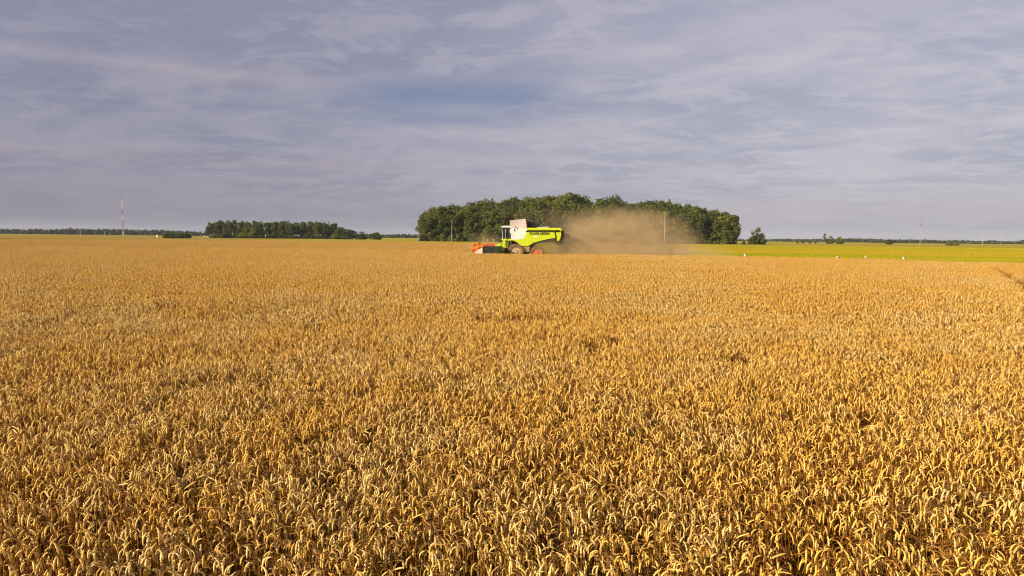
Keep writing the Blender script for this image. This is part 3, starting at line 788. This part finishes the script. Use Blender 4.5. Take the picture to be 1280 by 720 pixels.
# cab
cabp = [(zx(446), zz_(352)), (zx(436), zz_(238)), (zx(534), zz_(236)), (zx(534), zz_(352))]
MB().prism(cabp, -1.05, 1.05, .03).build('cab_window', M_GLASS, CB)
q = MB()
for s_ in (-1, 1):
    for a, c_ in ((446, 436), (478, 474), (530, 530)):
        q.cone((zx(a), s_ * 1.06, zz_(354)), (zx(c_), s_ * 1.06, zz_(236)), .045, .045, 6)
q.cone((zx(446), -1.06, zz_(352)), (zx(446), 1.06, zz_(352)), .06, .06, 6)
q.build('cab_frame', M_ALU, CB)
q = MB(); q.box((zx(500), 0, zz_(330)), (.5, .6, .45), bev=.06); q.box((zx(518), 0, zz_(295)), (.14, .55, .7), bev=.06); q.build('driver_seat', M_DARK, CB)
MB().cone((zx(466), 0, zz_(345)), (zx(478), 0, zz_(305)), .03, .03, 8).build('steering_column', M_DARK, CB)
MB().prism(pz([(422, 232), (424, 218), (540, 226), (540, 240), (440, 242)]), -1.15, 1.15, .03).build('cab_roof_lip', M_BLACK, CB)
MB().prism(pz([(426, 217), (440, 205), (540, 205), (540, 224), (428, 224)]), -1.18, 1.18, .04).build('cab_roof', M_PALE, CB)
for k in (-.9, -.5, .5, .9): MB().cone((zx(424), k, zz_(226)), (zx(417), k, zz_(226)), .08, .09, 10).build('work_light', M_ALU, CB)
for s_ in (-1, 1):
    q = MB(); q.cone((zx(440), s_ * 1.1, zz_(240)), (zx(424), s_ * 1.55, zz_(250)), .02, .02, 6); q.build('mirror_arm', M_DARK, CB)
    MB().box((zx(424), s_ * 1.55, zz_(272)), (.08, .22, .42), bev=.03).build('mirror', M_DARK, CB)
MB().prism(pz([(430, 354), (545, 354), (545, 372), (470, 378), (430, 366)]), -1.4, 1.4, .02).build('cab_platform', M_LIME, CB)
# ladder and guards below the cab
q = MB()
for s_ in (-1.55, -1.05):
    q.cone((zx(470), s_, zz_(362)), (zx(440), s_, zz_(492)), .07, .07, 8)
for k in range(6): q.box((zx(470 - 30 * k / 5.), -1.3, zz_(372 + 23 * k)), (.22, .5, .05))
q.prism(pz([(446, 372), (478, 366), (470, 440), (458, 496), (428, 496)]), -1.72, -1.60, .02)
q.build('ladder', M_LIME, CB)
MB().prism(pz([(484, 385), (512, 385), (506, 455), (484, 455)]), -1.5, -1.3, .02).build('guard', M_LIME, CB)
MB().prism(pz([(505, 376), (548, 378), (545, 470), (500, 500), (470, 500)]), -1.2, 1.2, .03).build('front_axle_housing', M_BLACK, CB)
q = MB(); q.cone((zx(478), -1.55, zz_(358)), (zx(478), -1.55, zz_(310)), .02, .02, 6); q.cone((zx(540), -1.55, zz_(358)), (zx(540), -1.55, zz_(310)), .02, .02, 6)
q.cone((zx(478), -1.55, zz_(310)), (zx(540), -1.55, zz_(310)), .02, .02, 6); q.build('handrail', M_DARK, CB)
q = MB(); q.loft([[(zx(540), -.75, 1.9), (zx(540), .75, 1.9), (zx(540), .75, 1.0), (zx(540), -.75, 1.0)], [(zx(400), -.7, 1.35), (zx(400), .7, 1.35), (zx(400), .7, .45), (zx(400), -.7, .45)]]); q.build('feeder_house', M_LIME, CB)

def wheel(name, x, y, r, w, rim_m, lugs):
    s_ = 1 if y > 0 else -1
    h_ = bpy.data.objects.new(name, None); COL.objects.link(h_); h_.parent = CB; h_.location = (x, y, r)
    # tyre: lathe profile, with slanting lugs
    profp = [(-.5, .62), (-.5, .88), (-.42, .97), (-.2, 1.0), (.2, 1.0), (.42, .97), (.5, .88), (.5, .62)]
    q_ = MB(); n = 36
    rings = [[(math.cos(a) * r * pr, pw * w, math.sin(a) * r * pr) for pw, pr in profp] for a in [i * 2 * math.pi / n for i in range(n)]]
    q_.loft(rings, close=True)
    for i in range(lugs):
        for sd in (-1, 1):
            a = (i + (.5 if sd > 0 else 0)) * 2 * math.pi / lugs
            m_ = Euler((0, -a, 0)).to_matrix() @ Euler((sd * .6, 0, 0)).to_matrix()
            q_.box((math.cos(a) * r * 1.01, sd * w * .24, math.sin(a) * r * 1.01), (.07, w * .5, .05), m_)
    ty = q_.build('tyre', M_TYRE, h_)
    q_ = MB(); q_.cone((0, -w * .40, 0), (0, w * .40, 0), r * .62, r * .62, 32); q_.cone((0, s_ * w * .38, 0), (0, s_ * w * .55, 0), r * .24, r * .2, 18)
    for i in range(8): a = i * math.pi / 4; q_.cone((math.cos(a) * r * .36, s_ * w * .40, math.sin(a) * r * .36), (math.cos(a) * r * .36, s_ * w * .44, math.sin(a) * r * .36), .035, .035, 8)
    q_.build('rim', rim_m, h_, True)
    return h_
for s_ in (-1, 1):
    wheel('front_wheel', zx(594), s_ * 1.48, 1.0, .72, M_RIMP, 20)
    wheel('rear_wheel', zx(838), s_ * 1.35, .88, .5, M_RIM, 16)
MB().cone((zx(838), -1.3, .88), (zx(838), 1.3, .88), .10, .10, 10).build('rear_axle', M_DARK, CB)
MB().cone((zx(594), -1.3, 1.0), (zx(594), 1.3, 1.0), .16, .16, 10).build('front_axle', M_DARK, CB)

# header, 9.2 m wide
HW = 4.5
q = MB(); q.prism([(-.05, .30), (-.05, 1.65), (-.15, 1.65), (-.25, .55), (-2.0, .42), (-2.0, .30)], -HW, HW, .01)
q.cone((-.1, -HW, 1.70), (-.1, HW, 1.70), .08, .08, 8)
HD = q.build('header', M_BLACK, CB)
for s_ in (-1, 1):
    y0 = s_ * HW
    MB().prism([(-.02, .35), (-.02, 1.72), (-2.14, 1.72), (-2.20, 1.1), (-2.35, .35)], y0, y0 + s_ * .10, .02).build('end_panel', M_BLACK, HD)
    MB().prism([(-.72, 1.76), (-.72, 2.0), (-2.15, 2.02), (-2.2, 1.76)], y0 - s_ * .05, y0 + s_ * .16, .02).build('end_cover', M_REDBAR, HD)
    MB().prism([(-.02, 1.76), (-.02, 1.98), (-.66, 1.98), (-.66, 1.76)], y0 - s_ * .05, y0 + s_ * .14, .02).build('end_bracket', M_LIME, HD)
    q = MB(); q.loft([[(-2.2, y0 - .25, .35), (-2.2, y0 + .25, .35), (-2.2, y0 + .22, 1.58), (-2.2, y0 - .22, 1.58)], [(-2.75, y0 - .16, .35), (-2.75, y0 + .16, .35), (-2.75, y0 + .12, 1.28), (-2.75, y0 - .12, 1.28)],
                      [(-3.5, y0 - .03, .25), (-3.5, y0 + .03, .25), (-3.5, y0 + .03, .45), (-3.5, y0 - .03, .45)]]); q.build('divider', M_DIV, HD, True)
    q = MB(); q.cone((-.75, y0 - s_ * .2, 1.85), (-2.8, y0 - s_ * .2, 1.66), .05, .05, 8); q.build('reel_arm', M_ORANGE, HD)
# reel: six bats with tines on spiders
RC = Vector((-2.95, 0, 1.50)); RR_ = .62
RL = bpy.data.objects.new('reel', None)
q = MB(); q.cone((RC.x, -HW + .3, RC.z), (RC.x, HW - .3, RC.z), .09, .09, 10)
for k in range(6):
    a = k * math.pi / 3 + .3; bx_, bz_ = RC.x + math.cos(a) * RR_, RC.z + math.sin(a) * RR_
    q.cone((bx_, -HW + .25, bz_), (bx_, HW - .25, bz_), .045, .045, 6)
    n = 52
    for i in range(n):
        yy = -HW + .3 + (2 * HW - .6) * i / (n - 1); q.cone((bx_, yy, bz_), (bx_ + .10, yy, bz_ - .34), .016, .008, 4)
for yy in (-HW + .3, -1.5, 1.5, HW - .3):
    for k in range(6):
        a = k * math.pi / 3 + .3; a2 = a + math.pi / 3; P1 = (RC.x + math.cos(a) * RR_, yy, RC.z + math.sin(a) * RR_); P2 = (RC.x + math.cos(a2) * RR_, yy, RC.z + math.sin(a2) * RR_)
        q.cone((RC.x, yy, RC.z), P1, .05, .035, 6); q.cone(P1, P2, .03, .03, 6)
bpy.data.objects.remove(RL)
q.build('reel', M_ORANGE, HD)
q = MB(); q.cone((-.85, -HW + .15, .85), (-.85, HW - .15, .85), .24, .24, 16)
for sd in (-1, 1):
    n = 90; prev = None
    for i in range(n + 1):
        t_ = i / n; yy = sd * (HW - .2 - t_ * (HW - .9)); a = sd * t_ * 2 * math.pi * 6
        p_in = Vector((-.85 + math.cos(a) * .22, yy, .85 + math.sin(a) * .22)); p_o = Vector((-.85 + math.cos(a) * .36, yy, .85 + math.sin(a) * .36))
        cur = (q.bm.verts.new(p_in), q.bm.verts.new(p_o))
        if prev: q.bm.faces.new((prev[0], prev[1], cur[1], cur[0]))
        prev = cur
q.build('feed_auger', M_ALU, HD)
q = MB()
for i in range(90):
    yy = -HW + .05 + (2 * HW - .1) * i / 89; q.cone((-2.0, yy, .36), (-2.16, yy, .33), .03, .006, 4)
q.build('cutter_bar', M_ALU, HD)

# ---------------------------------------------------------------- storks in the stubble behind the wheat
def stork_mat():
    m, nb, p = new_mat('stork_plumage'); t_ = nb.node('ShaderNodeTexCoord'); x, y, z = nb.sep(t_.outputs['Object'])
    leg = nb.ramp(z, .47, .44); bill = nb.math('MULTIPLY', nb.ramp(x, .325, .335), nb.ramp(z, .5, .55))
    c_ = nb.mix(nb.noise(t_.outputs['Object'], 18, 3), (.74, .71, .66), (.86, .84, .80))
    c_ = nb.mix(nb.math('MAXIMUM', leg, bill), c_, (.55, .08, .03))
    nb.put(p.inputs['Base Color'], c_); p.inputs['Roughness'].default_value = .8; return m
M_STORK = stork_mat(); M_FEATHER = mat('black_feathers', (.02, .02, .022), .6)
def stork_meshes(headdown):
    pts = {'pelvis': (0, 0, .62, .085), 'chest': (.14, 0, .68, .095), 'tail': (-.16, 0, .57, .05), 'tail2': (-.24, 0, .54, .02)}
    if not headdown:
        pts.update({'n1': (.22, 0, .76, .05), 'n2': (.20, 0, .87, .032), 'n3': (.22, 0, .97, .028), 'head': (.27, 0, 1.0, .036), 'b0': (.32, 0, .99, .018), 'bill': (.50, 0, .955, .005)})
    else:
        pts.update({'n1': (.24, 0, .70, .05), 'n2': (.32, 0, .62, .030), 'n3': (.37, 0, .53, .028), 'head': (.41, 0, .47, .034), 'b0': (.44, 0, .43, .018), 'bill': (.52, 0, .26, .005)})
    E = [('pelvis', 'chest'), ('pelvis', 'tail'), ('tail', 'tail2'), ('chest', 'n1'), ('n1', 'n2'), ('n2', 'n3'), ('n3', 'head'), ('head', 'b0'), ('b0', 'bill')]
    for s_, k in ((-1, 'l'), (1, 'r')):
        fx = .05 if s_ > 0 else -.04
        pts.update({k + 'h': (.0, s_ * .05, .55, .045), k + 'a': (.03, s_ * .05, .44, .014), k + 'k': (-.02 + fx * .4, s_ * .05, .28, .012), k + 'f': (.0 + fx, s_ * .05, .015, .010), k + 't': (.07 + fx, s_ * .06, .008, .006)})
        E += [('pelvis', k + 'h'), (k + 'h', k + 'a'), (k + 'a', k + 'k'), (k + 'k', k + 'f'), (k + 'f', k + 't')]
    names = list(pts); me_ = bpy.data.meshes.new('stork'); me_.from_pydata([pts[n][:3] for n in names], [(names.index(a), names.index(c_)) for a, c_ in E], [])
    me_.materials.append(M_STORK); return me_, [pts[n][3] for n in names]
def stork(px, d, rz, label, hd):
    me_, rad = stork_meshes(hd); root_ = link('stork', me_, None, (gx(px, d), d, 0)); root_.rotation_euler = (0, 0, R(rz))
    root_.modifiers.new('skin', 'SKIN'); root_.modifiers.new('sub', 'SUBSURF').levels = 1; root_.modifiers['sub'].render_levels = 1
    for i, r_ in enumerate(rad): me_.skin_vertices[0].data[i].radius = (r_, r_)
    me_.skin_vertices[0].data[0].use_root = True
    for s_ in (-1, 1):
        q_ = MB(); q_.loft([[(.10, s_ * .085, .70), (.10, s_ * .10, .66), (.08, s_ * .085, .60)], [(-.08, s_ * .085, .69), (-.08, s_ * .115, .62), (-.06, s_ * .09, .55)], [(-.30, s_ * .03, .56), (-.30, s_ * .045, .535), (-.28, s_ * .03, .515)]])
        q_.build('wing', M_FEATHER, root_)
    tag(root_, label, 'stork', 'white storks in the stubble'); return root_
stork(932.5, 92.5, 178, 'lone white stork left of the others, standing beyond the wheat', False)
stork(1048, 90, 120, 'white stork between the lone one and the pair on the right', True)
stork(1080, 86.5, 10, 'white stork third from the left, head to the right', False)
stork(1131, 84.5, 165, 'rightmost white stork standing beyond the wheat edge', False)

# ---------------------------------------------------------------- dust cloud behind the combine
def dust_mat():
    m = bpy.data.materials.new('dust'); m.use_nodes = True; t = m.node_tree; t.nodes.clear(); nb = NB(t)
    out = nb.node('ShaderNodeOutputMaterial'); pv = nb.node('ShaderNodeVolumePrincipled'); t.links.new(pv.outputs[0], out.inputs['Volume'])
    g_ = nb.node('ShaderNodeNewGeometry'); P = g_.outputs['Position']; x, y, z = nb.sep(P)
    tot = None
    for (cx, cy_, cz, rx, ry, rz, amp) in ((15.0, 89, .8, 6.0, 3.0, 3.6, .9), (10.8, 89, 3.6, 4.2, 2.6, 2.0, .48), (20.0, 89, .8, 3.0, 2.6, 2.6, .7), (16.5, 90, 4.6, 4.0, 2.6, 1.6, .28), (14.5, 87.5, .5, 9.0, 3.0, 1.2, 1.0),
                                           (3.5, 91, 5.2, 5.5, 2.4, 1.8, .10), (-3.4, 90.5, 1.7, 2.0, 2.2, 1.5, .35), (8.0, 87.5, .7, 3.2, 2.4, 1.7, 1.0), (4.6, 85.8, 1.5, 1.4, 1.3, .9, 1.3), (.4, 84.9, 1.1, 1.6, .7, .8, .5)):
        e = None
        for co, c0, r_ in ((x, cx, rx), (y, cy_, ry), (z, cz, rz)):
            d_ = nb.math('DIVIDE', nb.math('SUBTRACT', co, c0), r_); d_ = nb.math('MULTIPLY', d_, d_); e = d_ if e is None else nb.math('ADD', e, d_)
        gq = nb.math('MULTIPLY', nb.math('EXPONENT', nb.math('MULTIPLY', e, -1.0)), amp); tot = gq if tot is None else nb.math('ADD', tot, gq)
    n = nb.noise(P, .42, 5, .66, .6)
    dn = nb.math('MULTIPLY', nb.math('MULTIPLY', nb.math('SUBTRACT', tot, .035, clamp=True), nb.ramp(n, .34, .64, .22, 1.5)), .52)
    nb.put(pv.inputs['Density'], dn); pv.inputs['Color'].default_value = (.92, .71, .42, 1); pv.inputs['Anisotropy'].default_value = .1
    return m
q = MB(); q.box((10, 90, 4.6), (44, 15, 9.1)); du = q.build('dust_cloud', dust_mat())
tag(du, 'tan dust cloud trailing behind the combine', 'dust', kind='stuff')

# ---------------------------------------------------------------- air
def haze_mat():
    m = bpy.data.materials.new('haze'); m.use_nodes = True; t = m.node_tree; t.nodes.clear(); nb = NB(t)
    out = nb.node('ShaderNodeOutputMaterial'); pv = nb.node('ShaderNodeVolumePrincipled'); t.links.new(pv.outputs[0], out.inputs['Volume'])
    pv.inputs['Color'].default_value = (.62, .72, .95, 1); pv.inputs['Density'].default_value = .00006; pv.inputs['Anisotropy'].default_value = .0
    return m
USE_HAZE = True
if USE_HAZE:
    q = MB(); q.box((0, 200, 44), (19000, 18800, 90)); hz = q.build('haze', haze_mat())
    tag(hz, 'thin bluish haze over the plain', 'haze', kind='stuff')
